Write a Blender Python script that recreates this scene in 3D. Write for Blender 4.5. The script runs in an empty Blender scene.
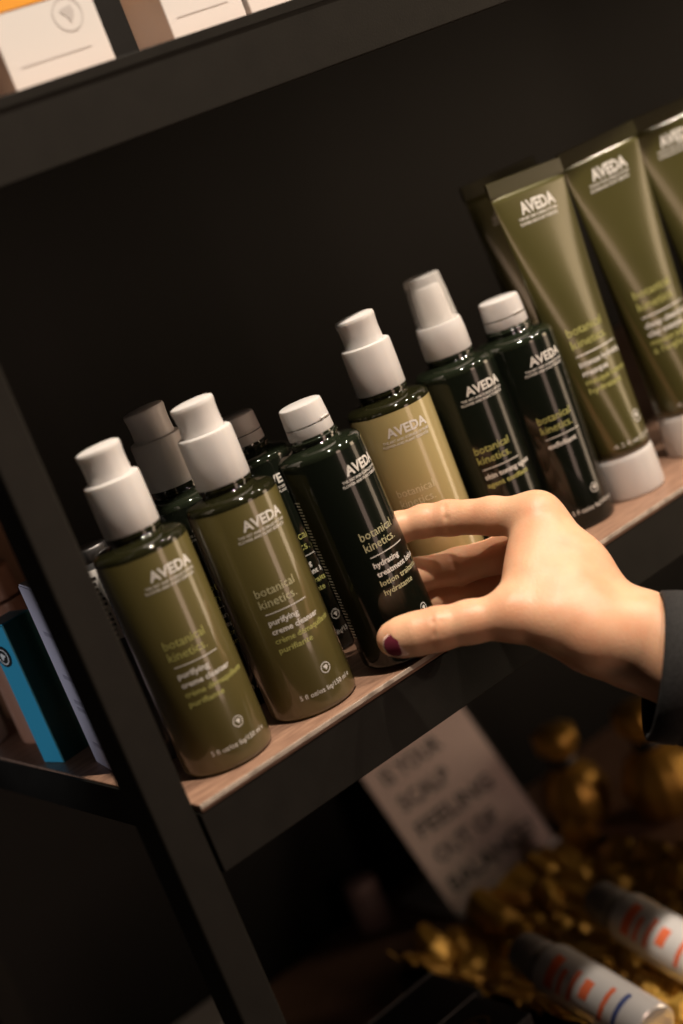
import bpy, bmesh, math, random
import numpy as np
from mathutils import Vector, Matrix
random.seed(7); np.random.seed(7)
S = bpy.context.scene
COL = S.collection

# ------------------------------------------------------------------ camera
FPX = 1608.49
YAW, PITCH, ROLL = (math.radians(a) for a in (32.9703, 12.6879, 21.5486))
CAM = np.array([-0.27683, -0.62242, 0.25144])
def cam_axes():
    F = np.array([math.sin(YAW)*math.cos(PITCH), math.cos(YAW)*math.cos(PITCH), -math.sin(PITCH)])
    R = np.array([math.cos(YAW), -math.sin(YAW), 0.0]); U = np.cross(R, F)
    c, s = math.cos(ROLL), math.sin(ROLL)
    return c*R - s*U, s*R + c*U, F
AR, AU, AF = cam_axes()
def at(px, py, d):
    """point in the place seen at photo pixel px,py at distance d along the view axis"""
    return CAM + d*(AF + AR*(px-341.5)/FPX - AU*(py-512)/FPX)
cd = bpy.data.cameras.new('camera'); cam = bpy.data.objects.new('camera', cd); COL.objects.link(cam)
cam.matrix_world = Matrix(((AR[0], AU[0], -AF[0], CAM[0]), (AR[1], AU[1], -AF[1], CAM[1]), (AR[2], AU[2], -AF[2], CAM[2]), (0, 0, 0, 1)))
cd.sensor_width = 36; cd.lens = FPX/1024*36; cd.clip_start = 0.02
cd.dof.use_dof = True; cd.dof.focus_distance = 0.795; cd.dof.aperture_fstop = 3.4
S.camera = cam

# ------------------------------------------------------------------ world, lights, exposure
S.view_settings.view_transform = 'Standard'; S.view_settings.look = 'None'
S.view_settings.exposure = 0.0; S.view_settings.gamma = 1; S.view_settings.use_curve_mapping = False
w = bpy.data.worlds.new('shop_interior'); S.world = w; w.use_nodes = True
w.node_tree.nodes['Background'].inputs[0].default_value = (1.0, 0.86, 0.72, 1)
w.node_tree.nodes['Background'].inputs[1].default_value = 0.008
def aim(o, target):
    o.rotation_euler = (Vector(target)-o.location).to_track_quat('-Z', 'Y').to_euler()
def area(name, loc, target, sx, sy, power, col):
    l = bpy.data.lights.new(name, 'AREA'); l.shape = 'RECTANGLE'; l.size = sx; l.size_y = sy; l.energy = power; l.color = col
    o = bpy.data.objects.new(name, l); COL.objects.link(o); o.location = loc; aim(o, target); return o
def spot(name, loc, target, power, ang, rad, col):
    l = bpy.data.lights.new(name, 'SPOT'); l.energy = power; l.spot_size = math.radians(ang); l.spot_blend = 0.6
    l.shadow_soft_size = rad; l.color = col
    o = bpy.data.objects.new(name, l); COL.objects.link(o); o.location = loc; aim(o, target); return o
WARM = (1.0, 0.85, 0.70)
# three ceiling track spots above the aisle, and a tall warm panel added for the bottle streaks
spot('ceiling_spot', (0.24, -0.55, 1.62), (0.18, 0.0, 0.05), 125, 55, 0.03, WARM)
spot('ceiling_spot', (0.95, -0.56, 1.62), (0.30, 0.0, 0.05), 75, 55, 0.03, WARM)
spot('ceiling_spot', (1.60, -0.60, 1.62), (0.45, 0.0, 0.0), 50, 55, 0.03, WARM)
area('front_streak_light', (0.66, -2.6, -0.05), (0.15, 0.0, -0.05), 0.55, 1.9, 12, (1.0, 0.68, 0.52))
area('aisle_light', (2.5, -1.35, -0.05), (0.2, 0.0, -0.05), 0.6, 1.9, 17, (1.0, 0.74, 0.50))
spot('left_fill_spot', (-1.1, 0.02, 0.09), (0.0, 0.190, 0.06), 15, 11, 0.02, (0.86, 0.90, 1.0))  # added cool fill, cone kept narrow on the cartons left of the post

# ------------------------------------------------------------------ materials
MATS = {}
def mat(name, col, rough=0.5, metal=0.0, coat=0.0, coat_rough=0.03, noise=0.0, nscale=40, bump=0.0, bscale=200,
        trans=0.0, sss=0.0, sss_r=(1, .4, .2), sss_scale=0.004, ior=1.45, spec=0.5, col2=None, stretch=None, alpha=1.0):
    if name in MATS: return MATS[name]
    m = bpy.data.materials.new(name); m.use_nodes = True; nt = m.node_tree; b = nt.nodes['Principled BSDF']
    I = b.inputs
    I['Base Color'].default_value = (*col, 1); I['Roughness'].default_value = rough; I['Metallic'].default_value = metal
    I['Coat Weight'].default_value = coat; I['Coat Roughness'].default_value = coat_rough
    I['Transmission Weight'].default_value = trans; I['IOR'].default_value = ior; I['Specular IOR Level'].default_value = spec
    I['Alpha'].default_value = alpha
    if sss:
        I['Subsurface Weight'].default_value = sss; I['Subsurface Radius'].default_value = sss_r; I['Subsurface Scale'].default_value = sss_scale
    if noise or bump:
        tc = nt.nodes.new('ShaderNodeTexCoord'); mp = nt.nodes.new('ShaderNodeMapping')
        nt.links.new(tc.outputs['Object'], mp.inputs[0])
        if stretch: mp.inputs['Scale'].default_value = stretch
    if noise:
        n = nt.nodes.new('ShaderNodeTexNoise'); n.inputs['Scale'].default_value = nscale; n.inputs['Detail'].default_value = 6
        nt.links.new(mp.outputs[0], n.inputs['Vector'])
        mx = nt.nodes.new('ShaderNodeMix'); mx.data_type = 'RGBA'
        c2 = col2 or tuple(c*(1-noise) for c in col)
        mx.inputs[6].default_value = (*col, 1); mx.inputs[7].default_value = (*c2, 1)
        rp = nt.nodes.new('ShaderNodeMapRange'); rp.inputs[1].default_value = .35; rp.inputs[2].default_value = .68
        nt.links.new(n.outputs['Fac'], rp.inputs[0]); nt.links.new(rp.outputs[0], mx.inputs[0])
        nt.links.new(mx.outputs[2], I['Base Color'])
    if bump:
        n2 = nt.nodes.new('ShaderNodeTexNoise'); n2.inputs['Scale'].default_value = bscale; n2.inputs['Detail'].default_value = 5
        nt.links.new(mp.outputs[0], n2.inputs['Vector'])
        bp = nt.nodes.new('ShaderNodeBump'); bp.inputs['Strength'].default_value = bump; bp.inputs['Distance'].default_value = 0.0006
        nt.links.new(n2.outputs['Fac'], bp.inputs['Height']); nt.links.new(bp.outputs[0], I['Normal'])
    MATS[name] = m; return m
black_metal = mat('black_powder_coat', (.0095, .0085, .0066), .5, spec=.22, noise=.25, nscale=60, bump=.15, bscale=900)
back_black = mat('back_panel_black', (.007, .007, .0065), .5, spec=.2, noise=.2, nscale=12)
shelf_wood = mat('brown_shelf_laminate', (.36, .215, .145), .42, noise=.5, nscale=55, col2=(.22, .125, .085), stretch=(1, 6, 6), bump=.2, bscale=300)
worn_edge = mat('worn_pale_edge', (.55, .46, .38), .5, noise=.5, nscale=120)
olive = mat('olive_creme_plastic', (.108, .090, .026), .42, coat=1.0, coat_rough=.09, noise=.12, nscale=18)
pale_olive = mat('pale_olive_creme_plastic', (.36, .29, .125), .42, coat=1.0, coat_rough=.09, noise=.1, nscale=18)
dark_green = mat('bottle_green_black', (.0055, .0075, .0048), .25, coat=.55, coat_rough=.06, spec=.12)
shoulder_glass = mat('dark_clear_plastic', (.018, .018, .007), .06, trans=.3, ior=1.35, coat=.6)
frost = mat('frosted_white_plastic', (.84, .81, .79), .38, sss=.35, sss_r=(1, .9, .8), sss_scale=.003, trans=.25)
clear_frost = mat('clear_frosted_plastic', (.85, .83, .80), .22, alpha=.30)
white_plastic = mat('white_plastic', (.78, .75, .72), .35)
ink_white = mat('white_ink', (.72, .70, .66), .5)
ink_green = mat('yellow_green_ink', (.44, .44, .14), .5)
ink_pale = mat('pale_olive_ink', (.52, .50, .30), .5)
ink_tan = mat('tan_ink', (.64, .57, .36), .5)
tube_olive = mat('olive_tube_plastic', (.085, .078, .022), .30, metal=.25, coat=.5, coat_rough=.14, noise=.12, nscale=20)
tube_seam = mat('olive_tube_seam', (.045, .041, .013), .3, coat=.5, coat_rough=.1)
skin = mat('skin', (.78, .47, .295), .43, noise=.3, nscale=45, col2=(.71, .36, .215), sss=.28, sss_r=(1, .35, .18), sss_scale=.004, bump=.22, bscale=700, spec=.45)
nail_mat = mat('bare_nail', (.80, .56, .47), .22, coat=.4)
polish = mat('maroon_nail_polish', (.14, .022, .040), .18, coat=.8)
cloth = mat('black_cloth', (.022, .021, .021), .9, noise=.4, nscale=500, bump=.6, bscale=900)

# ------------------------------------------------------------------ mesh helpers
def link(name, me, m=None, parent=None, smooth=True):
    if m and not me.materials: me.materials.append(m)
    if smooth: me.polygons.foreach_set('use_smooth', [True]*len(me.polygons))
    o = bpy.data.objects.new(name, me); COL.objects.link(o); o.parent = parent; return o
def mesh(name, v, f):
    me = bpy.data.meshes.new(name); me.from_pydata([tuple(p) for p in v], [], f); me.update(); return me
def tag(o, label, cat, group=None, kind=None):
    o['label'] = label; o['category'] = cat
    if group: o['group'] = group
    if kind: o['kind'] = kind
    return o
def empty(name, loc, rz=0, ry=0, rx=0):
    o = bpy.data.objects.new(name, None); COL.objects.link(o); o.location = loc; o.rotation_euler = (rx, ry, rz)
    o.empty_display_size = .01; return o
def lathe(name, prof, m, parent=None, n=72, sharp=35, loc=None):
    """profile of (radius, z) turned about z; sharp corners kept by an auto-smooth style edge split"""
    v, f = [], []; rings = []
    for r, z in prof:
        if r < 1e-7: rings.append([len(v)]); v.append((0, 0, z))
        else:
            rings.append(list(range(len(v), len(v)+n)))
            for i in range(n):
                a = 2*math.pi*i/n; v.append((r*math.cos(a), r*math.sin(a), z))
    for A, B in zip(rings, rings[1:]):
        for i in range(n):
            j = (i+1) % n
            if len(A) == 1 and len(B) == 1: continue
            if len(A) == 1: f.append((A[0], B[j], B[i]))
            elif len(B) == 1: f.append((A[i], A[j], B[0]))
            else: f.append((A[i], A[j], B[j], B[i]))
    me = mesh(name, v, f)
    o = link(name, me, m, parent); edge_sharp(me, sharp)
    if loc is not None: o.location = loc
    return o
def edge_sharp(me, deg):
    bm = bmesh.new(); bm.from_mesh(me)
    bmesh.ops.recalc_face_normals(bm, faces=bm.faces)
    for e in bm.edges:
        if len(e.link_faces) == 2 and e.calc_face_angle(0) > math.radians(deg): e.smooth = False
    bm.to_mesh(me); bm.free()
def box(name, lo, hi, m, parent=None, bev=.001, seg=2):
    bm = bmesh.new(); bmesh.ops.create_cube(bm, size=1)
    for vv in bm.verts: vv.co = Vector([lo[i] + (vv.co[i]+.5)*(hi[i]-lo[i]) for i in range(3)])
    if bev: bmesh.ops.bevel(bm, geom=bm.edges, offset=bev, segments=seg, affect='EDGES', profile=.5)
    me = bpy.data.meshes.new(name); bm.to_mesh(me); bm.free()
    return link(name, me, m, parent, smooth=False)
TEXT = {}
def text2d(s, bold=0.0, spacing=1.0):
    """flat triangulated lettering of the built-in font at size 1: (verts Nx2, faces)"""
    key = (s, bold, spacing)
    if key in TEXT: return TEXT[key]
    c = bpy.data.curves.new('lettering', 'FONT'); c.body = s; c.size = 1; c.offset = bold; c.resolution_u = 2; c.space_character = spacing
    o = bpy.data.objects.new('lettering_tmp', c); COL.objects.link(o)
    dg = bpy.context.evaluated_depsgraph_get(); dg.update()
    me = o.evaluated_get(dg).to_mesh()
    v = np.array([tuple(q.co)[:2] for q in me.vertices]) if len(me.vertices) else np.zeros((0, 2))
    f = [tuple(p.vertices) for p in me.polygons]
    bpy.data.objects.remove(o); bpy.data.curves.remove(c)
    TEXT[key] = (v, f); return v, f
def fit(s, u0, u1, z, h=None, bold=0.0, spacing=1.0):
    """lettering laid out flat from u0 to u1 with its baseline at z; h = cap height scale (size of 1 em * .73)"""
    v, f = text2d(s, bold, spacing); v = v.copy()
    if not len(v): return v, f
    wd = v[:, 0].max()-v[:, 0].min(); k = (u1-u0)/wd
    v[:, 0] = (v[:, 0]-v[:, 0].min())*k + u0
    v[:, 1] = v[:, 1]*(h/.73 if h else k) + z
    return v, f
def bar(u0, u1, z0, z1, n=10):
    v, f = [], []
    for i in range(n+1):
        u = u0+(u1-u0)*i/n; v += [(u, z0), (u, z1)]
    f = [(2*i, 2*i+2, 2*i+3, 2*i+1) for i in range(n)]
    return np.array(v), f
def ringmark(u, z, r, t):
    v, f = [], []
    n = 28
    for i in range(n):
        a = 2*math.pi*i/n; v += [(u+r*math.cos(a), z+r*math.sin(a)), (u+(r-t)*math.cos(a), z+(r-t)*math.sin(a))]
    f = [(2*i, 2*((i+1) % n), 2*((i+1) % n)+1, 2*i+1) for i in range(n)]
    # leaf inside the ring
    b = len(v); L = [(-.55, .35), (-.1, .5), (.45, .55), (.55, .1), (.35, -.3), (0, -.62), (-.12, -.1), (-.4, .05)]
    v += [(u+x*r*.85, z+y*r*.85) for x, y in L]; f.append(tuple(range(b, b+len(L))))
    return np.array(v), f
def merge(parts):
    V, Fc, k = [], [], 0
    for v, f in parts:
        if not len(v): continue
        V.append(v); Fc += [tuple(i+k for i in q) for q in f]; k += len(v)
    return np.concatenate(V), Fc
def wrap(parts, surf):
    v, f = merge(parts)
    return [surf(a, b) for a, b in v], f

# ------------------------------------------------------------------ skincare bottles
R0 = .0225
def cyl(u, z, r=R0+.00012): a = u/r; return (r*math.sin(a), -r*math.cos(a), z)
MM = .001
def brand(x0=-12.2, x1=11.3, z=96.1, hcap=4.9):
    return [fit('AVEDA', x0*MM, x1*MM, z*MM, hcap*MM, .034, 1.0),
            fit('THE ART AND SCIENCE OF PURE', (x0-3.6)*MM, (x1)*MM, (z-2.9)*MM, 1.35*MM, .02),
            fit('FLOWER AND PLANT ESSENCES', (x0-4.2)*MM, (x1-1.2)*MM, (z-5.0)*MM, 1.35*MM, .02)]
def letter(root, items, surf=cyl):
    """items: (part name, flat pieces, ink); each line of print is a part of its own"""
    for nm, parts, m in items:
        v, f = wrap(parts, surf); link(nm, mesh(nm, v, f), m, root, smooth=False)
WID = {'b': (-18.5, 2.0), 'k': (-18.5, 1.0)}
def bottle_print(root, en, fr, ga, frm, foot='5 fl oz/oz liq/150 ml e'):
    b = brand()
    it = [('brand_lettering', b[:1], ink_white), ('tagline_lettering', b[1:2], ink_white), ('tagline_lettering', b[2:], ink_white),
          ('printed_rule', [bar(-17.6*MM, 4.6*MM, 55.0*MM, 55.45*MM, 12)], ink_white), ('round_emblem', [ringmark(0, 20.2*MM, 2.7*MM, .42*MM)], ink_white),
          ('volume_lettering', [fit(foot, -17.5*MM, 13.2*MM, 9.8*MM, 2.5*MM, .006)], ink_white),
          ('range_lettering', [fit('botanical', -18.6*MM, 2*MM, 64.3*MM, 4.5*MM)], ga),
          ('range_lettering', [fit('kinetics', -18.6*MM, -.6*MM, 58.5*MM, 4.5*MM), bar(0*MM, .9*MM, 58.6*MM, 59*MM, 2)], ga)]
    z = 49.7
    for t, w1 in en: it.append(('product_lettering', [fit(t, -17.8*MM, w1*MM, z*MM, 2.9*MM, .024)], ink_white)); z -= 4.75
    for t, w1 in fr: it.append(('product_lettering', [fit(t, -18*MM, w1*MM, z*MM, 2.9*MM, .012)], frm)); z -= 4.75
    letter(root, it)
def bottle_body(root, m):
    lathe('body', [(0, .0012), (.0185, .0008), (.0196, 0), (.0212, .0005), (.0221, .0016), (R0, .0032), (R0, .1084), (.0222, .1092), (.0213, .1100), (.019, .1104), (0, .1104)], m, root, n=96)
    lathe('shoulder', [(R0+.00004, .1083), (.0224, .1098), (.0214, .1113), (.0190, .1124), (.0150, .1131), (.0135, .1136), (.0127, .1146), (.0127, .1156), (.0133, .1160), (.0133, .1170), (.0122, .1174), (.0118, .1190), (.0118, .1240)], shoulder_glass if m is not dark_green else dark_shoulder, root, n=96)
dark_shoulder = mat('dark_green_shoulder', (.012, .016, .009), .07, coat=1.0, coat_rough=.03)
def pump_cap(root, rot=0.0, head=.0105):
    c = lathe('pump_cap', [(.0125, .1182), (.0132, .1180), (.0134, .1186), (.01345, .1290), (.0134, .1415), (.0131, .1428), (.0122, .1433), (.0, .1434)], frost, root)
    h = head
    pr = [(h*1.02, .1432), (h*1.0, .1440), (h*.975, .1475), (h*.965, .1505), (h*.975, .1540), (h*1.0, .1562), (h*1.0, .1572), (h*.96, .1582), (h*.8, .1588), (h*.4, .1592), (0, .1593)]
    a = lathe('pump_actuator', pr, frost, c)
    # the push top slopes a little and its front lip carries the spout
    for vv in a.data.vertices:
        t = max(0, (vv.co.z-.147)/.012)
        vv.co.z += .05*t*vv.co.x
        if vv.co.x < -.004: vv.co.x -= .0007*t*min(1, (-vv.co.x-.004)/.005)
    a.rotation_euler.z = rot
    lathe('collar', [(.0128, .1166), (.0130, .1172), (.0130, .1182), (.0122, .1185)], dark_shoulder, root)
def flip_cap(root):
    c = lathe('flip_cap', [(.0108, .1182), (.0118, .1180), (.0120, .1186), (.01185, .1235), (.0116, .1238), (.0116, .1241), (.0118, .1244), (.0113, .1325), (.0110, .1336), (.0102, .1341), (0, .1343)], frost, root)
    me = box('thumb_notch', (-.003, -.0122, .1246), (.003, -.0110, .1252), white_plastic, c, bev=.0002)
def spray_cap(root):
    lathe('collar', [(.0122, .1182), (.0131, .1180), (.0133, .1186), (.0132, .1290), (.0127, .1345), (.0122, .1356), (0, .1358)], frost, root)
    lathe('spray_nozzle', [(.0089, .1356), (.0088, .1400), (.0082, .1540), (.0078, .1556), (.0065, .1562), (0, .1563)], white_plastic, root)
    lathe('clear_overcap', [(.0121, .1350), (.0119, .1360), (.0113, .1480), (.0104, .1605), (.0100, .1618), (.0090, .1624), (0, .1626), (0, .1616), (.0088, .1614), (.0095, .1605), (.0105, .1480), (.0111, .1360), (.0112, .1350), (.0121, .1350)], clear_frost, root)
def bottle(label, x, y, face, body, cap, en=(), fr=(), ga=ink_green, frm=ink_green, group='skincare bottles on the middle shelf', name='skincare_bottle', caprot=0):
    r = empty(name, (x, y, 0), math.radians(face)); tag(r, label, 'bottle', group)
    bottle_body(r, body); cap(r) if cap is not pump_cap else pump_cap(r, math.radians(caprot-face))
    bottle_print(r, en, fr, ga, frm); return r
CLEAN_EN = (('purifying', -2.3), ('creme cleanser', 7.8)); CLEAN_FR = (('crème démaquillante', 15.5), ('purifiante', -.3))
HYD_EN = (('hydrating', -2.0), ('treatment lotion', 11.5)); HYD_FR = (('lotion traitante', 9.5), ('hydratante', .5))

# ------------------------------------------------------------------ structure: shelving unit and room
unit = empty('shelving_unit', (0, 0, -1.0)); tag(unit, 'black metal shelving unit with brown shelf tops and open side', 'shelving unit')
OFF = Vector((0, 0, 1.0))
def upart(name, lo, hi, m, bev=.0008, parent=None):
    o = box(name, [lo[i]+OFF[i] for i in range(3)], [hi[i]+OFF[i] for i in range(3)], m, parent or unit, bev); return o
XR, DEP = 1.25, .40
for zt in (.3117, 0.0, -.3117, -.6234):
    top = upart('shelf_top', (.0, -.0004, zt-.004), (XR, DEP, zt), shelf_wood, .0006)
    upart('front_rail', (-.0012, .0, zt-.0342), (XR, .006, zt-.004), black_metal, .0006)
    upart('side_rail', (-.0012, .0065, zt-.0215), (.003, DEP, zt-.001), black_metal, .0005)
    upart('underside_panel', (.004, .007, zt-.010), (XR-.004, DEP-.002, zt-.0045), black_metal, 0)
    upart('edge_strip', (.0, -.0010, zt-(.0022 if zt == 0 else .0048)), (XR, -.00045, zt+.0002), worn_edge if zt == 0 else black_metal, .0003)
for x0, y0 in ((-.0226, 0.0), (-.0226, DEP-.02), (XR, 0.0), (XR, DEP-.02)):
    upart('post', (x0, y0, -1.0), (x0+.0200, y0+.022, .95), black_metal, .0012)
upart('back_panel', (-.0226, DEP+.001, -1.0), (XR+.02, DEP+.010, .95), back_black, 0)
fl = box('floor', (-3, -4, -1.02), (4, 1.2, -1.0), mat('dark_floor', (.05, .042, .036), .4, noise=.3, nscale=6), None, 0); fl['kind'] = 'structure'
wb = box('wall_back', (-3, DEP+.02, -1.0), (4, DEP+.08, 2.6), mat('dark_wall_paint', (.03, .028, .026), .7, noise=.15, nscale=8), None, 0); wb['kind'] = 'structure'

# ------------------------------------------------------------------ bottles in the front row
bottle('olive pump bottle nearest the black post, front row', .0386, .0318, 0, olive, pump_cap, CLEAN_EN, CLEAN_FR, ink_green, ink_green, caprot=-28)
bottle('olive pump bottle standing between the post-side pump bottle and the held black bottle', .0912, .0300, 0, olive, pump_cap, CLEAN_EN, CLEAN_FR, ink_pale, ink_green, caprot=-28)
held = bottle('black-green bottle with white flip cap gripped by the hand', .1418, .0156, 0, dark_green, flip_cap, HYD_EN, HYD_FR, ink_pale, ink_pale)
# picked up by the hand: turned a little, tipped a little, just off the shelf
held.matrix_world = Matrix(((.9524, -.3038, -.0240, .1418), (.3042, .9525, .0165, .0156), (.0179, -.0230, .9996, .0028), (0, 0, 0, 1))) @ Matrix.Diagonal((.96, .96, 1, 1))
bottle('pale tan olive pump bottle just behind the hand', .2110, .0505, -21, pale_olive, pump_cap, (), (), ink_tan, ink_tan, caprot=-10)
bottle('black-green spray bottle with clear overcap', .2627, .0525, -6, dark_green, spray_cap, (('skin toning agent', 12),), (('agent tonifiant', 8),), ink_green, ink_green)
bottle('black-green flip cap bottle beside the white-capped olive tubes', .3000, .0430, 0, dark_green, flip_cap, (('exfoliant', 0),), (), ink_green, ink_green)
# second row
bottle('grey-looking pump bottle in shadow behind the two olive pump bottles', .0944, .0830, 0, dark_green, pump_cap, CLEAN_EN, CLEAN_FR, caprot=-28)
bottle('dark flip cap bottle in shadow, in the row behind the held bottle', .1440, .0900, 0, dark_green, flip_cap, HYD_EN, HYD_FR, ink_green, ink_green)
# fine print running down the side of the held bottle
pts = []
for k in range(46):
    z = (18 + k*1.62)*MM; a0 = -128+random.uniform(0, 1)
    u0 = math.radians(-a0*-1)*R0
    pts.append(bar(math.radians(-122)*R0, math.radians(-122+random.uniform(9, 12))*R0, z, z+.7*MM, 3))
v, f = wrap(pts, cyl); link('fine_print', mesh('fine_print', v, f), ink_white, held, smooth=False)['kind'] = 'stuff'

# ------------------------------------------------------------------ squeeze tubes
TZ0, TZ1 = .0262, .1835
def tube_ab(z):
    t = min(1, max(0, (z-TZ0)/(TZ1-TZ0))); return .0182+(.0298-.0182)*t**.92, .0182+(.0007-.0182)*t
def tube(label, x, y, rz, en=(), fr=(), shear=0.0, printed=True, lean=0.0):
    r = empty('squeeze_tube', (x, y, 0), math.radians(rz), rx=math.radians(lean)); tag(r, label, 'tube', 'olive squeeze tubes standing on white caps')
    v, f = [], []; n, m = 64, 40
    for j in range(m+1):
        z = TZ0+(TZ1-TZ0)*j/m; a, b = tube_ab(z)
        for i in range(n):
            th = 2*math.pi*i/n; v.append((a*math.cos(th), b*math.sin(th), z+shear*a*math.cos(th)*(j/m)))
    for j in range(m):
        for i in range(n): f.append((j*n+i, j*n+(i+1) % n, (j+1)*n+(i+1) % n, (j+1)*n+i))
    f.append(tuple(reversed(range(n)))); f.append(tuple(range(m*n, m*n+n)))
    link('tube_body', mesh('tube_body', v, f), tube_olive, r)
    s = box('crimped_seam', (-.0302, -.0008, TZ1-.0002), (.0302, .0008, TZ1+.0085), tube_seam, r, .0003)
    for vv in s.data.vertices: vv.co.z += shear*vv.co.x
    for k in range(4):
        b = box('seam_ridge', (-.0300, -.00105, TZ1+.0014+k*.0018), (.0300, .00105, TZ1+.0020+k*.0018), tube_seam, s, 0)
        for vv in b.data.vertices: vv.co.z += shear*vv.co.x
    lathe('cap', [(0, 0), (.0175, 0), (.0186, .0008), (.0189, .003), (.0184, .0215), (.0181, .0245), (.0172, .0256), (.0165, .0262), (0, .0262)], frost, r)
    def sf(u, z):
        a, b = tube_ab(z); q = min(.995, abs(u)/a)
        return (u, -b*math.sqrt(1-q*q)-.00025, z+shear*u*(z-TZ0)/(TZ1-TZ0))
    it = [('brand_lettering', [fit('AVEDA', -.0130, .0150, .1700, .0068, .036)], ink_white), ('tagline_lettering', [fit('THE ART AND SCIENCE OF PURE', -.0168, .0142, .1668, .0017, .02)], ink_white),
          ('tagline_lettering', [fit('FLOWER AND PLANT ESSENCES', -.0170, .0130, .1640, .0017, .02)], ink_white)]
    if printed:
        it += [('printed_rule', [bar(-.0165, .0155, .0866, .0873, 14)], ink_white), ('round_emblem', [ringmark(.0055, .0430, .0036, .0006)], ink_white),
               ('volume_lettering', [fit('4.2 fl oz/125 ml e', -.0150, .0150, .0305, .0026)], ink_white),
               ('range_lettering', [fit('botanical', -.0168, .0105, .0985, .0052)], ink_green), ('range_lettering', [fit('kinetics.', -.0168, .0100, .0912, .0052)], ink_green)]
        z = .0805
        for t, wd in en: it.append(('product_lettering', [fit(t, -.0165, wd, z, .0034, .02)], ink_white)); z -= .0052
        for t, wd in fr: it.append(('product_lettering', [fit(t, -.0165, wd, z, .0034, .01)], ink_green)); z -= .0052
    letter(r, it, sf)
    return r
tube('olive squeeze tube beside the black flip cap bottle', .3420, .0365, 2, (('intense hydrating', .0165), ('masque', .0005)), (('masque intense', .0145), ('hydratant', .006)), shear=-.05)
tube('olive squeeze tube between the two other front tubes', .4065, .0400, -6, (('deep cleansing', .0155), ('clay masque', .008)), (('masque purifiant', .0145), ("à l'argile", .002)), shear=.02)
tube('olive squeeze tube cut off by the right edge of the view', .4715, .0420, -10, (('deep cleansing', .0155), ('clay masque', .008)), (('masque purifiant', .0145), ("à l'argile", .002)))
tube('shadowed squeeze tube in the row behind the flip cap bottle', .3820, .1000, -3)

# ------------------------------------------------------------------ things behind the post on the same shelf
t = empty('slim_bottle', (.0335, .0745, 0)); tag(t, 'slim dark bottle with white printed neck label between post and olive pump', 'bottle')
slim = mat('slim_grey_plastic', (.07, .07, .072), .35, coat=.4)
lathe('body', [(0, 0), (.0085, 0), (.0094, .001), (.0095, .003), (.0095, .1040), (.0088, .1052), (0, .1054)], slim, t, n=48)
lathe('cap', [(.0078, .1054), (.0090, .1054), (.0092, .106), (.0091, .1110), (.0086, .1118), (0, .1120)], mat('brushed_silver', (.62, .60, .60), .28, metal=1), t, n=48)
lb = lathe('label_band', [(.0096, .066), (.0097, .0662), (.0097, .1018), (.0096, .102)], white_plastic, t, n=48)
pp = []
for k in range(12):
    for a in range(0, 360, 24):
        pp.append(bar(math.radians(a)*.0097, math.radians(a+random.uniform(9, 18))*.0097, .0675+k*.0027, .0690+k*.0027, 2))
v, f = wrap(pp, lambda u, z: cyl(u, z, .0098)); link('printed_marks', mesh('printed_marks', v, f), mat('black_ink', (.012, .012, .012), .5), lb, smooth=False)['kind'] = 'stuff'

lil = empty('thin_carton', (.0086, .0960, 0), math.radians(-10)); tag(lil, 'thin pale lilac carton standing just left of the post', 'carton')
lilac = mat('lilac_card', (.62, .57, .66), .5, noise=.08)
box('carton_body', (0, -.001, 0), (.020, .030, .100), lilac, lil, .0004)
box('tuck_flap', (.0005, -.0005, .1000), (.0195, .0295, .1010), lilac, lil, .0003)
for k, z in enumerate((.012, .032, .036, .050, .074)):
    box('printed_mark', (-.0002, .004, z), (.00005, .018, z+.0022), mat('mauve_ink', (.42, .38, .46), .5), lil, 0)

tl = empty('teal_carton', (.0074, .1518, 0), math.radians(10)); tag(tl, 'teal and bright blue carton with black round logo left of the post', 'carton')
teal = mat('teal_card', (.03, .20, .21), .45, noise=.3, nscale=90, stretch=(1, 1, .1)); blue = mat('bright_blue_card', (.035, .34, .52), .45)
box('carton_body', (0.0004, 0.0, 0), (.0185, .018, .080), teal, tl, .0004)
box('blue_side', (0, .0004, .0004), (.0006, .0176, .0796), blue, tl, .0002)
box('blue_lid', (.0002, .0002, .080), (.0183, .0178, .0808), blue, tl, .0003)
lg = lathe('round_logo', [(0, 0), (.006, 0), (.006, .0004), (0, .0005)], mat('black_ink', (.012, .012, .012), .5), tl, n=32)
lg.location = (-.0001, .0105, .063); lg.rotation_euler = (0, -math.pi/2, 0)
v, f = ringmark(0, 0, .0045, .0007); v3 = [(a, b, .0006) for a, b in v]
link('logo_ring', mesh('logo_ring', v3, f), ink_white, lg, smooth=False)

bt = empty('brown_tube', (.0330, .2150, 0), math.radians(20)); tag(bt, 'salmon brown tube with dark print behind the teal carton', 'tube')
salmon = mat('salmon_plastic', (.33, .155, .095), .45, coat=.2)
lathe('tube_body', [(0, 0), (.0165, 0), (.0175, .001), (.0178, .004), (.0178, .075), (.0165, .080), (0, .082)], salmon, bt, n=64)
lathe('cap', [(.0150, .0815), (.0155, .082), (.0152, .098), (.014, .0995), (0, .100)], salmon, bt, n=64)
for z in (.026, .032, .038, .047, .052, .058):
    v, f = wrap([bar(math.radians(-62)*.0179, math.radians(18+random.uniform(-20, 14))*.0179, z, z+.0014, 10)], lambda u, z: cyl(u, z, .0179)); link('printed_line', mesh('printed_line', v, f), mat('dark_brown_ink', (.06, .02, .015), .5), bt, smooth=False)

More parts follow.
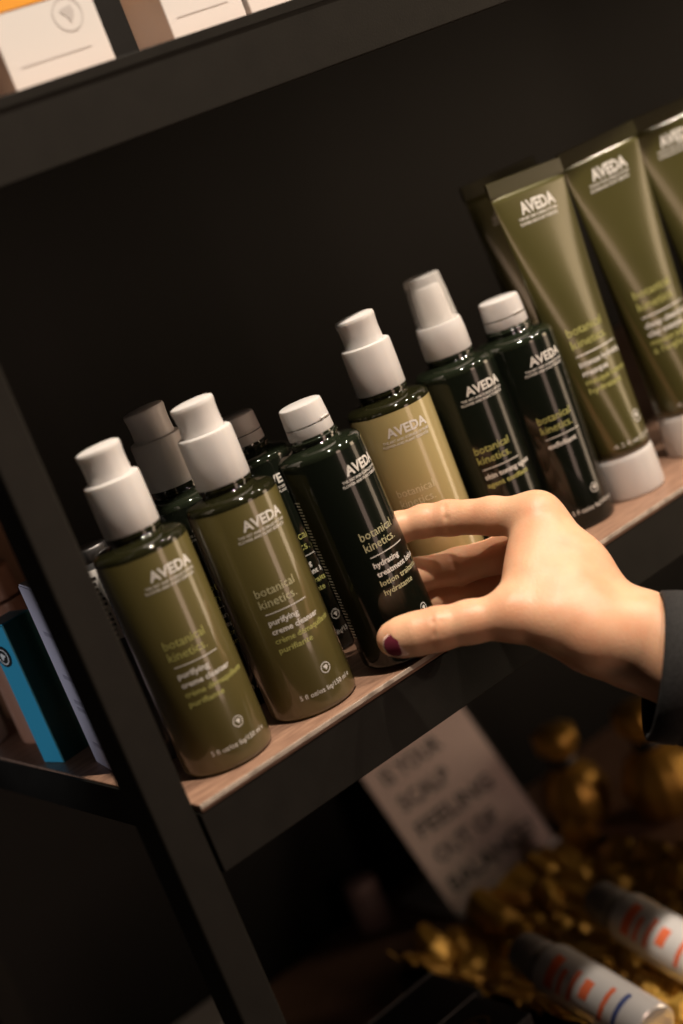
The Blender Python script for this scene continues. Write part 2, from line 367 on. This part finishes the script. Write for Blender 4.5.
bb = empty('brown_carton', (.0420, .2450, 0), math.radians(10)); tag(bb, 'tall brown carton standing at the back behind the salmon tube', 'carton')
brn = mat('brown_card', (.26, .115, .055), .5, noise=.15)
box('carton_body', (0, 0, 0), (.045, .040, .165), brn, bb, .0006)
box('front_panel', (.003, -.0005, .004), (.042, .0002, .160), mat('brown_card_light', (.30, .14, .07), .5), bb, .0002)
wj = empty('white_jar', (.0090, .2550, 0)); tag(wj, 'small white jar at the left edge behind the salmon tube', 'jar')
lathe('jar_body', [(0, 0), (.011, 0), (.0125, .001), (.0128, .018), (.012, .020), (0, .0205)], white_plastic, wj, n=48)
lathe('lid', [(.0128, .0205), (.0133, .0208), (.0132, .029), (.0125, .0300), (0, .0302)], white_plastic, wj, n=48)

# ------------------------------------------------------------------ cartons on the upper shelf
ZU = .3117
card = mat('white_card', (.66, .645, .63), .55); orange = mat('orange_card', (.78, .33, .03), .5); grey_ink = mat('grey_ink', (.2, .19, .22), .5)
faint = mat('faint_grey_ink', (.50, .48, .47), .5)
def carton(label, x0, x1, h, y0=.016, dp=.075, band=False, txt=None):
    r = empty('white_carton', (x0, y0, ZU)); tag(r, label, 'carton', 'white cartons on the upper shelf'); wd = x1-x0
    box('carton_body', (0, 0, 0), (wd, dp, h), card, r, .0006)
    box('tuck_flap', (.0006, .0006, h), (wd-.0006, dp-.0006, h+.0008), card, r, .0003)
    if band:
        box('orange_band', (-.0003, -.0003, .0340), (wd+.0003, dp+.0003, h-.012), orange, r, .0003)
        vv, ff = ringmark(0, 0, .0075, .0005); link('round_emblem', mesh('round_emblem', [(wd*.72+a, -.0002, 0.0258+b) for a, b in vv], ff), faint, r, smooth=False)
    v, f = bar(wd*.12, wd*.82, .0100, .0105, 2) if txt is None else fit(txt, wd*.12, wd*.82, .010, .0012)
    link('small_print', mesh('small_print', [(a, -.0002, b) for a, b in v], f), faint, r, smooth=False)
    return r
carton('white carton with orange band at the left end of the upper shelf', .0620, .1145, .10, band=True)
carton('white carton with wide grey side, middle one on the upper shelf', .1475, .1905, .11, dp=.032)
carton('white carton furthest right on the upper shelf', .1935, .2400, .11)

# ------------------------------------------------------------------ lower shelf
ZL = -.3117
sg = empty('sign_holder', (.2910, .3080, ZL), 0); tag(sg, 'pinkish white placard about scalp balance leaning back in a stand', 'sign')
lean = math.radians(25.5)
def slab(name, lo, hi, m, parent, bev=.0004):
    o = box(name, lo, hi, m, parent, bev); o.rotation_euler.x = -lean; return o
pl = slab('placard', (0, 0, .003), (.1085, .0018, .152), mat('pinkish_card', (.84, .68, .64), .35, coat=.5, coat_rough=.12), sg)
slab('clear_cover', (-.001, -.0016, .003), (.1095, -.0006, .153), mat('clear_acrylic_cover', (.95, .95, .95), .08, alpha=.06), sg, .0002)
box('stand_foot', (-.001, -.004, 0), (.1095, .070, .003), mat('clear_acrylic', (.95, .95, .95), .05), sg, .0005)
rows = [('IS YOUR', .013, .074), ('SCALP', .013, .064), ('FEELING', .013, .092), ('OUT OF', .013, .078), ('BALANCE?', .010, .100)]
pp = [fit(s, a, b, .108-i*.0232, .0125, .028) for i, (s, a, b) in enumerate(rows)]
for v, f in pp: link('sign_lettering', mesh('sign_lettering', [(a, -.0002, b) for a, b in v], f), mat('black_ink', (.012, .012, .012), .5), pl, smooth=False)

gb = empty('gift_box', (.20, .012, ZL)); tag(gb, 'open black tray filled with gold tissue and silver tubes', 'box')
bk = mat('black_card', (.012, .012, .013), .35, coat=.3, coat_rough=.15)
GW, GD, GH = .190, .250, .022
box('tray_base', (0, 0, 0), (GW, GD, .002), bk, gb, .0003)
for nm, lo, hi in (('tray_wall', (0, 0, .002), (GW, .002, GH)), ('tray_wall', (0, GD-.002, .002), (GW, GD, GH)), ('tray_wall', (0, .002, .002), (.002, GD-.002, GH)), ('tray_wall', (GW-.002, .002, .002), (GW, GD-.002, GH))):
    box(nm, lo, hi, bk, gb, .0003)
gold = mat('gold_tissue', (.62, .38, .08), .36, metal=.45, noise=.4, nscale=30, col2=(.36, .19, .03))
def crumple(nx, ny, fn):
    pts = np.random.rand(170, 2); hh = np.random.rand(170)
    v = []
    for j in range(ny+1):
        for i in range(nx+1):
            s, q = i/nx, j/ny; d = np.hypot((pts[:, 0]-s), (pts[:, 1]-q)); k = d.argsort()
            ridge = (d[k[1]]-d[k[0]]); v.append(fn(s, q, ridge, hh[k[0]]))
    f = [(j*(nx+1)+i, j*(nx+1)+i+1, (j+1)*(nx+1)+i+1, (j+1)*(nx+1)+i) for j in range(ny) for i in range(nx)]
    return v, f
def tissue(s, q, r, h):
    x = .003+.184*s; y = .003+.242*q
    e = max(abs(s-.5), abs(q-.5))*2
    z = .002 + .004*h + .16*min(r, .05) + .014*max(0, (e-.55)/.45)**1.5*(.6+.8*h)
    z += .014*max(0, q-.65)*(.5+1.2*h)
    if s < .12: x -= .007*(.12-s)/.12*(.4+h); z += .012*(.12-s)/.12
    if q < .1: z = min(z, .016)
    return (x, y, z)
v, f = crumple(110, 110, tissue)
ts = link('gold_tissue_paper', mesh('gold_tissue_paper', v, f), gold, None, smooth=False); ts.location = (.202, .015, ZL+.0025)
tag(ts, 'crumpled gold tissue paper lining the black tray', 'tissue paper')
md = ts.modifiers.new('thickness', 'SOLIDIFY'); md.thickness = .0004; md.offset = 1

silver = mat('silver_tube', (.80, .78, .77), .24, metal=.35, coat=.5); redink = mat('orange_red_ink', (.62, .13, .05), .5)
greycap = mat('smoky_cap', (.30, .28, .27), .25, trans=.3)
def silver_tube(label, top, bot, roll):
    a, b = Vector(top), Vector(bot); L = (a-b).length
    r = empty('silver_bottle', b); r.rotation_euler = (a-b).to_track_quat('Z', 'Y').to_euler(); tag(r, label, 'bottle', 'silver bottles lying in gold tissue')
    k = L/.130
    lathe('body', [(0, 0), (.0155, 0), (.0168, .001), (.0172, .004), (.0172, .094*k), (.0160, .099*k), (.0125, .102*k), (0, .1025*k)], silver, r, n=64)
    c = lathe('cap', [(.0120, .1025*k), (.0135, .103*k), (.0138, .106*k), (.0132, .107*k), (.0138, .108*k), (.0130, .126*k), (.0115, .130*k), (0, .130*k)], greycap, r, n=64)
    for (u0, u1, z0, z1) in ((-.012, .010, .078, .086), (-.012, .004, .070, .074), (-.012, .008, .060, .064), (-.006, .006, .046, .054), (-.012, .010, .030, .034)):
        v, f = wrap([bar(u0, u1, z0*k, z1*k, 8)], lambda u, z: cyl(u+roll*.0172, z, .0174)); link('orange_print', mesh('orange_print', v, f), redink, r, smooth=False)
    v, f = wrap([bar(-.010, .012, .018*k, .022*k, 8)], lambda u, z: cyl(u+roll*.0172, z, .0174))
    link('blue_print', mesh('blue_print', v, f), mat('blue_ink', (.05, .07, .2), .5), r, smooth=False)
silver_tube('silver bottle with orange print lying nearest the black boxes', at(522, 950, 1.0), at(655, 1033, .912), 2.6)
silver_tube('silver bottle with orange print lying further right in the tissue', at(597, 898, 1.04), at(730, 980, .952), 2.6)

def small_box(label, x0, x1, y0, y1, h, emblem):
    r = empty('black_box', (x0, y0, ZL)); tag(r, label, 'box', 'small black boxes on the lower shelf'); wx, wy = x1-x0, y1-y0
    box('box_base', (0, 0, 0), (wx, wy, h*.45), bk, r, .0005)
    box('box_lid', (-.0006, -.0006, h*.45), (wx+.0006, wy+.0006, h), bk, r, .0006)
    box('lid_highlight', (-.0007, wy+.0001, h-.0012), (wx+.0007, wy+.0009, h+.0002), mat('grey_edge_highlight', (.30, .30, .32), .4), r, .0002)  # bright glint along the lid edge, put into the colour of a thin strip
    if emblem:
        v, f = ringmark(0, 0, .009, .0012); g = mat('gold_foil', (.45, .25, .10), .3, metal=.9)
        link('gold_emblem', mesh('gold_emblem', [(wx*.66+a*1.5, wy*.5+b, h+.0002) for a, b in v], f), g, r, smooth=False)
small_box('small black box with gold emblem at the bottom edge of view', .098, .1720, .0800, .1290, .0600, True)
small_box('plain small black box behind the one with gold emblem', .100, .1800, .1340, .1800, .0580, False)
pj = empty('pink_jar', (.2600, .3720, ZL)); tag(pj, 'small pale pink jar in shadow left of the placard', 'jar')
pk = mat('pale_pink_plastic', (.55, .38, .36), .25, coat=.6)
lathe('jar_body', [(0, 0), (.012, 0), (.0135, .001), (.0140, .010), (.0138, .024), (.0125, .026), (0, .0262)], pk, pj, n=48)
lathe('lid', [(.0130, .0262), (.0138, .027), (.0136, .037), (.0125, .0395), (.008, .0410), (0, .0415)], pk, pj, n=48)
cb = empty('small_white_box', (.0890, .3590, ZL)); tag(cb, 'small white box seen low behind the post', 'box')
box('box_body', (0, 0, 0), (.05, .04, .016), card, cb, .0006); box('box_lid', (-.0005, -.0005, .012), (.0505, .0405, .0200), card, cb, .0006)
# gold pouches tied with a dark band
def pouch(label, x, y, s):
    r = empty('gold_pouch', (x, y, ZL), random.uniform(0, 6)); tag(r, label, 'pouch', 'gold pouches at the back of the lower shelf')
    def puff(name, prof, m, amp, n=56):
        v, f = [], []
        for (rr, z) in prof:
            for i in range(n):
                a = 2*math.pi*i/n; w_ = 1+amp*(math.sin(7*a+z*160)*.6+math.sin(13*a+2)*.4); v.append((rr*s*w_*math.cos(a), rr*s*w_*math.sin(a), z*s))
        k = len(prof)
        f = [(j*n+i, j*n+(i+1) % n, (j+1)*n+(i+1) % n, (j+1)*n+i) for j in range(k-1) for i in range(n)]
        f.append(tuple(reversed(range(n)))); f.append(tuple(range((k-1)*n, k*n)))
        return link(name, mesh(name, v, f), m, r)
    puff('pouch_body', [(.016, 0), (.025, .004), (.030, .014), (.031, .030), (.026, .046), (.016, .056), (.010, .060)], pouch_gold, .05)
    puff('dark_tie', [(.0105, .0575), (.0130, .059), (.0135, .063), (.0130, .067), (.0105, .0685)], bk, 0)
    puff('ruffled_top', [(.010, .066), (.014, .070), (.019, .078), (.0205, .088), (.018, .094), (.010, .0965)], pouch_gold, .10)
pouch_gold = mat('dull_gold_fabric', (.55, .31, .06), .30, metal=.6, noise=.3, nscale=30)
pouch('gold pouch tied with a dark band, nearest the black sleeve', .4620, .2400, .95)
pouch('gold pouch tied with a dark band, beside the placard', .4310, .3050, .85)

# ------------------------------------------------------------------ the hand
P = lambda x, y, d: at(x, y, d)
def chain(*jr): return [(np.array(P(*a[:3])), a[3]*MM, np.array(P(*b[:3])), b[3]*MM) for a, b in zip(jr, jr[1:])]
index = chain((536, 516, .780, 10.3), (493, 516, .792, 9.3), (449, 518, .803, 8.6), (424, 521, .806, 8.0), (398, 528, .808, 7.8), (372, 537, .8155, 6.9), (353, 545, .819, 6.0))
middle = chain((546, 537, .796, 10.0), (503, 554, .812, 9.4), (459, 566, .822, 9.2), (418, 575, .818, 8.5), (388, 583, .8205, 7.0), (370, 588, .822, 6.0))
ring = chain((553, 558, .813, 9.6), (517, 577, .824, 8.8), (480, 590, .832, 8.4), (432, 600, .824, 7.6), (402, 606, .8235, 6.4), (386, 609, .825, 5.7))
pinky = chain((560, 581, .828, 8.8), (525, 601, .834, 7.8), (488, 612, .838, 7.4), (443, 616, .828, 6.6), (418, 620, .8245, 5.8), (405, 622, .825, 5.2))
thumb = chain((598, 636, .742, 14.5), (555, 622, .742, 13.2), (512, 615, .746, 11.0), (470, 622, .749, 9.8), (438, 629, .7505, 10.0), (416, 634, .7515, 9.7), (400, 637.5, .7535, 8.7), (393, 639, .755, 7.5))
palm = chain((536, 516, .780, 10.3), (572, 564, .770, 11.4), (620, 621, .757, 14.8)) + \
       chain((546, 536, .796, 10.2), (573, 577, .782, 11), (618, 629, .764, 15.5)) + \
       chain((553, 557, .813, 9.8), (580, 593, .795, 11), (624, 638, .775, 15.5)) + \
       chain((560, 580, .828, 9.0), (592, 606, .806, 11), (640, 645, .784, 16)) + \
       chain((540, 526, .778, 11), (539, 560, .768, 12.5), (535, 588, .757, 12), (518, 613, .748, 10.8)) + \
       chain((575, 572, .765, 13), (572, 605, .752, 15), (598, 636, .742, 15)) + \
       chain((598, 634, .742, 15), (646, 644, .748, 19.8), (700, 664, .742, 21.5), (790, 681, .739, 23.5))
caps = index+middle+ring+pinky+thumb+palm
lo = np.min([np.minimum(a-r1, b-r2) for a, r1, b, r2 in caps], 0)-.006
hi = np.max([np.maximum(a+r1, b+r2) for a, r1, b, r2 in caps], 0)+.006
H = .0010
N = np.ceil((hi-lo)/H).astype(int)+1
ax = [lo[i]+H*np.arange(N[i]) for i in range(3)]
def smin(a, b, k):
    h = np.clip(.5+.5*(b-a)/k, 0, 1); return b+(a-b)*h-k*h*(1-h)
def group(segs, k):
    D = np.full(N, .06, np.float32)
    for a, r1, b, r2 in segs:
        m0 = np.minimum(a-r1, b-r2)-.032; m1 = np.maximum(a+r1, b+r2)+.032
        i0 = np.maximum(0, ((m0-lo)/H).astype(int)); i1 = np.minimum(N, ((m1-lo)/H).astype(int)+2)
        sl = tuple(slice(i0[i], i1[i]) for i in range(3))
        X = ax[0][sl[0]][:, None, None]; Y = ax[1][sl[1]][None, :, None]; Z = ax[2][sl[2]][None, None, :]
        d = b-a; L2 = d@d
        t = np.clip(((X-a[0])*d[0]+(Y-a[1])*d[1]+(Z-a[2])*d[2])/L2, 0, 1)
        q = np.sqrt((X-a[0]-t*d[0])**2+(Y-a[1]-t*d[1])**2+(Z-a[2]-t*d[2])**2)-(r1+(r2-r1)*t)
        D[sl] = smin(D[sl], q.astype(np.float32), k)
    return D
pm = group(palm, .014)
pm = smin(pm, group(thumb, .004), .009)
fld = pm
for fg in (index, middle, ring, pinky):
    fld = np.minimum(fld, smin(pm, group(fg, .0035), .006))
def surface_nets(F):
    s = F < 0
    nx, ny, nz = F.shape
    cnt = np.zeros((nx-1, ny-1, nz-1), np.int8)
    for dx in (0, 1):
        for dy in (0, 1):
            for dz in (0, 1): cnt += s[dx:nx-1+dx, dy:ny-1+dy, dz:nz-1+dz]
    act = (cnt > 0) & (cnt < 8); idx = np.full(act.shape, -1, np.int64); c = np.argwhere(act); idx[act] = np.arange(len(c))
    acc = np.zeros((len(c), 3)); num = np.zeros(len(c))
    cor = [(x, y, z) for x in (0, 1) for y in (0, 1) for z in (0, 1)]
    for p in cor:
        for k in range(3):
            if p[k]: continue
            q = list(p); q[k] = 1
            a = F[c[:, 0]+p[0], c[:, 1]+p[1], c[:, 2]+p[2]]; b = F[c[:, 0]+q[0], c[:, 1]+q[1], c[:, 2]+q[2]]
            m = (a < 0) != (b < 0); t = np.where(m, a/np.where(m, a-b, 1), 0)
            pt = np.array(p, float)[None, :].repeat(len(c), 0); pt[:, k] += t
            acc += pt*m[:, None]; num += m
    V = (c+acc/num[:, None])
    faces = []
    for k in range(3):
        sl0 = [slice(None)]*3; sl1 = [slice(None)]*3; sl0[k] = slice(0, -1); sl1[k] = slice(1, None)
        ch = np.argwhere(s[tuple(sl0)] != s[tuple(sl1)]); u, v_ = (k+1) % 3, (k+2) % 3
        ch = ch[(ch[:, u] > 0) & (ch[:, v_] > 0) & (ch[:, u] < F.shape[u]-1) & (ch[:, v_] < F.shape[v_]-1)]
        ins = s[ch[:, 0], ch[:, 1], ch[:, 2]]
        def cell(du, dv):
            e = ch.copy(); e[:, u] -= du; e[:, v_] -= dv; return idx[e[:, 0], e[:, 1], e[:, 2]]
        q = np.stack([cell(1, 1), cell(0, 1), cell(0, 0), cell(1, 0)], 1)
        q[~ins] = q[~ins][:, ::-1]; faces.append(q)
    return V, np.concatenate(faces)
V, Q = surface_nets(fld); V = lo+V*H
def smooth(V, Q, n, lam):
    E = np.concatenate([Q[:, [0, 1]], Q[:, [1, 2]], Q[:, [2, 3]], Q[:, [3, 0]]])
    for it in range(n):
        A = np.zeros_like(V); C = np.zeros(len(V))
        for a, b in ((0, 1), (1, 0)):
            np.add.at(A, E[:, a], V[E[:, b]]); np.add.at(C, E[:, a], 1)
        V = V+(lam if it % 2 == 0 else -lam*1.03)*(A/C[:, None]-V)
    return V
V = smooth(V, Q, 8, .5)
# skin creases pressed softly into the surface: (points along the crease, depth m, half width m)
def crease(V, pts, depth, wd):
    for a, b in zip(pts, pts[1:]):
        a, b = np.array(P(*a)), np.array(P(*b)); d = b-a
        t = np.clip((V-a)@d/(d@d), 0, 1); r = np.linalg.norm(V-a-t[:, None]*d, axis=1)
        near = r < .006
        # push away from the eye side into the flesh
        V[near] += AF*(depth*np.exp(-(r[near]/wd)**2))[:, None]
    return V
for pts, dp, wd in (([(444, 504, .7960), (447, 518, .7945), (449, 532, .7960)], .0006, .0015),
                    ([(450, 554, .8140), (455, 566, .8128), (458, 578, .8140)], .0006, .0015),
                    ([(476, 578, .8250), (479, 586, .8242), (481, 594, .8250)], .0008, .0010),
                    ([(431, 612, .7440), (433, 622, .7412), (434, 634, .7405), (433, 645, .7425)], .00035, .0012),
                    ([(440, 612, .7440), (441.5, 622, .7412), (442, 634, .7405)], .0003, .0012)):
    V = crease(V, pts, dp, wd)
WR = Vector(P(640, 640, .755))
hand = link('person', mesh('person', V-np.array(WR), Q.tolist()), skin); hand.location = WR
tag(hand, 'right hand in a black sleeve reaching in and gripping the dark bottle', 'person')
# keep the hand mesh's normals consistent
bm = bmesh.new(); bm.from_mesh(hand.data); bmesh.ops.recalc_face_normals(bm, faces=bm.faces); bm.to_mesh(hand.data); bm.free()
# thumb nail: curved plate on the camera side of the thumb tip
def plate(name, c, du, dv, nn, wu, wv, rad, m, lift, taper=0.25, rnd=.35, parent=None):
    v, f = [], []; n = 12
    for j in range(n+1):
        for i in range(n+1):
            a = (i/n*2-1); b = (j/n*2-1)
            # rounded-rectangle squircle mapping
            x = a*math.sqrt(1-rnd*b*b/1.0); y = b*math.sqrt(1-rnd*a*a/1.0)
            U = x*wu; W_ = y*wv*(1-taper*x)
            sag = W_*W_/(2*rad)+.35*U*U/(2*rad)
            v.append(np.array(c)+np.array(du)*U+np.array(dv)*W_+np.array(nn)*(lift-sag)-np.array(WR))
    f = [(j*(n+1)+i, j*(n+1)+i+1, (j+1)*(n+1)+i+1, (j+1)*(n+1)+i) for j in range(n) for i in range(n)]
    o = link(name, mesh(name, v, f), m, parent); md = o.modifiers.new('thickness', 'SOLIDIFY'); md.thickness = .0006; md.offset = 1; return o
tipc = P(399, 640, .7535)
du = P(392, 640, .7560)-P(418, 634, .7510); du /= np.linalg.norm(du)
vw = CAM-tipc; vw /= np.linalg.norm(vw)
nn = vw*.86+AU*-.28-AR*.25; nn -= du*(nn@du); nn /= np.linalg.norm(nn); dv = np.cross(nn, du)
nail = plate('thumb_nail', tipc+nn*.0088-du*.0005, du, dv, nn, .0056, .0061, .0085, nail_mat, .0000, parent=hand)
plate('nail_polish', tipc+nn*.0088+du*.0006, du, dv, nn, .0038, .0050, .0085, polish, .0004, parent=nail)
# sleeve: cloth tube around the forearm with a turned hem
c0, c1 = np.array(P(656, 666, .742)), np.array(P(900, 692, .735))
axd = c1-c0; L = np.linalg.norm(axd); axd /= L
e1 = np.cross(axd, [0, 0, 1.]); e1 /= np.linalg.norm(e1); e2 = np.cross(axd, e1)
# hem plane seen almost edge-on from the aisle
prof = [(-.0010, .0300), (-.0016, .0318), (-.0008, .0335), (.006, .0342), (.0115, .0343), (.0125, .0336), (.0140, .0343), (.030, .0350), (.06, .0365), (.10, .040), (L, .046), (L+.25, .056), (L+.252, .001)]
v, f = [], []; n = 64
for k, (t, rr) in enumerate(prof):
    for i in range(n):
        a = 2*math.pi*i/n; fold = 1+(.025*math.sin(3*a+t*90)+.02*math.sin(5*a-t*60))*min(1, max(0, t/.04))
        v.append(c0+axd*t+(e1*math.cos(a)*.98+e2*math.sin(a)*1.05)*rr*fold-np.array(WR))
f = [(k*n+i, k*n+(i+1) % n, (k+1)*n+(i+1) % n, (k+1)*n+i) for k in range(len(prof)-1) for i in range(n)]
sl = link('sleeve', mesh('sleeve', v, f), cloth, hand)
md = sl.modifiers.new('thickness', 'SOLIDIFY'); md.thickness = .0012
bpy.context.view_layer.update()
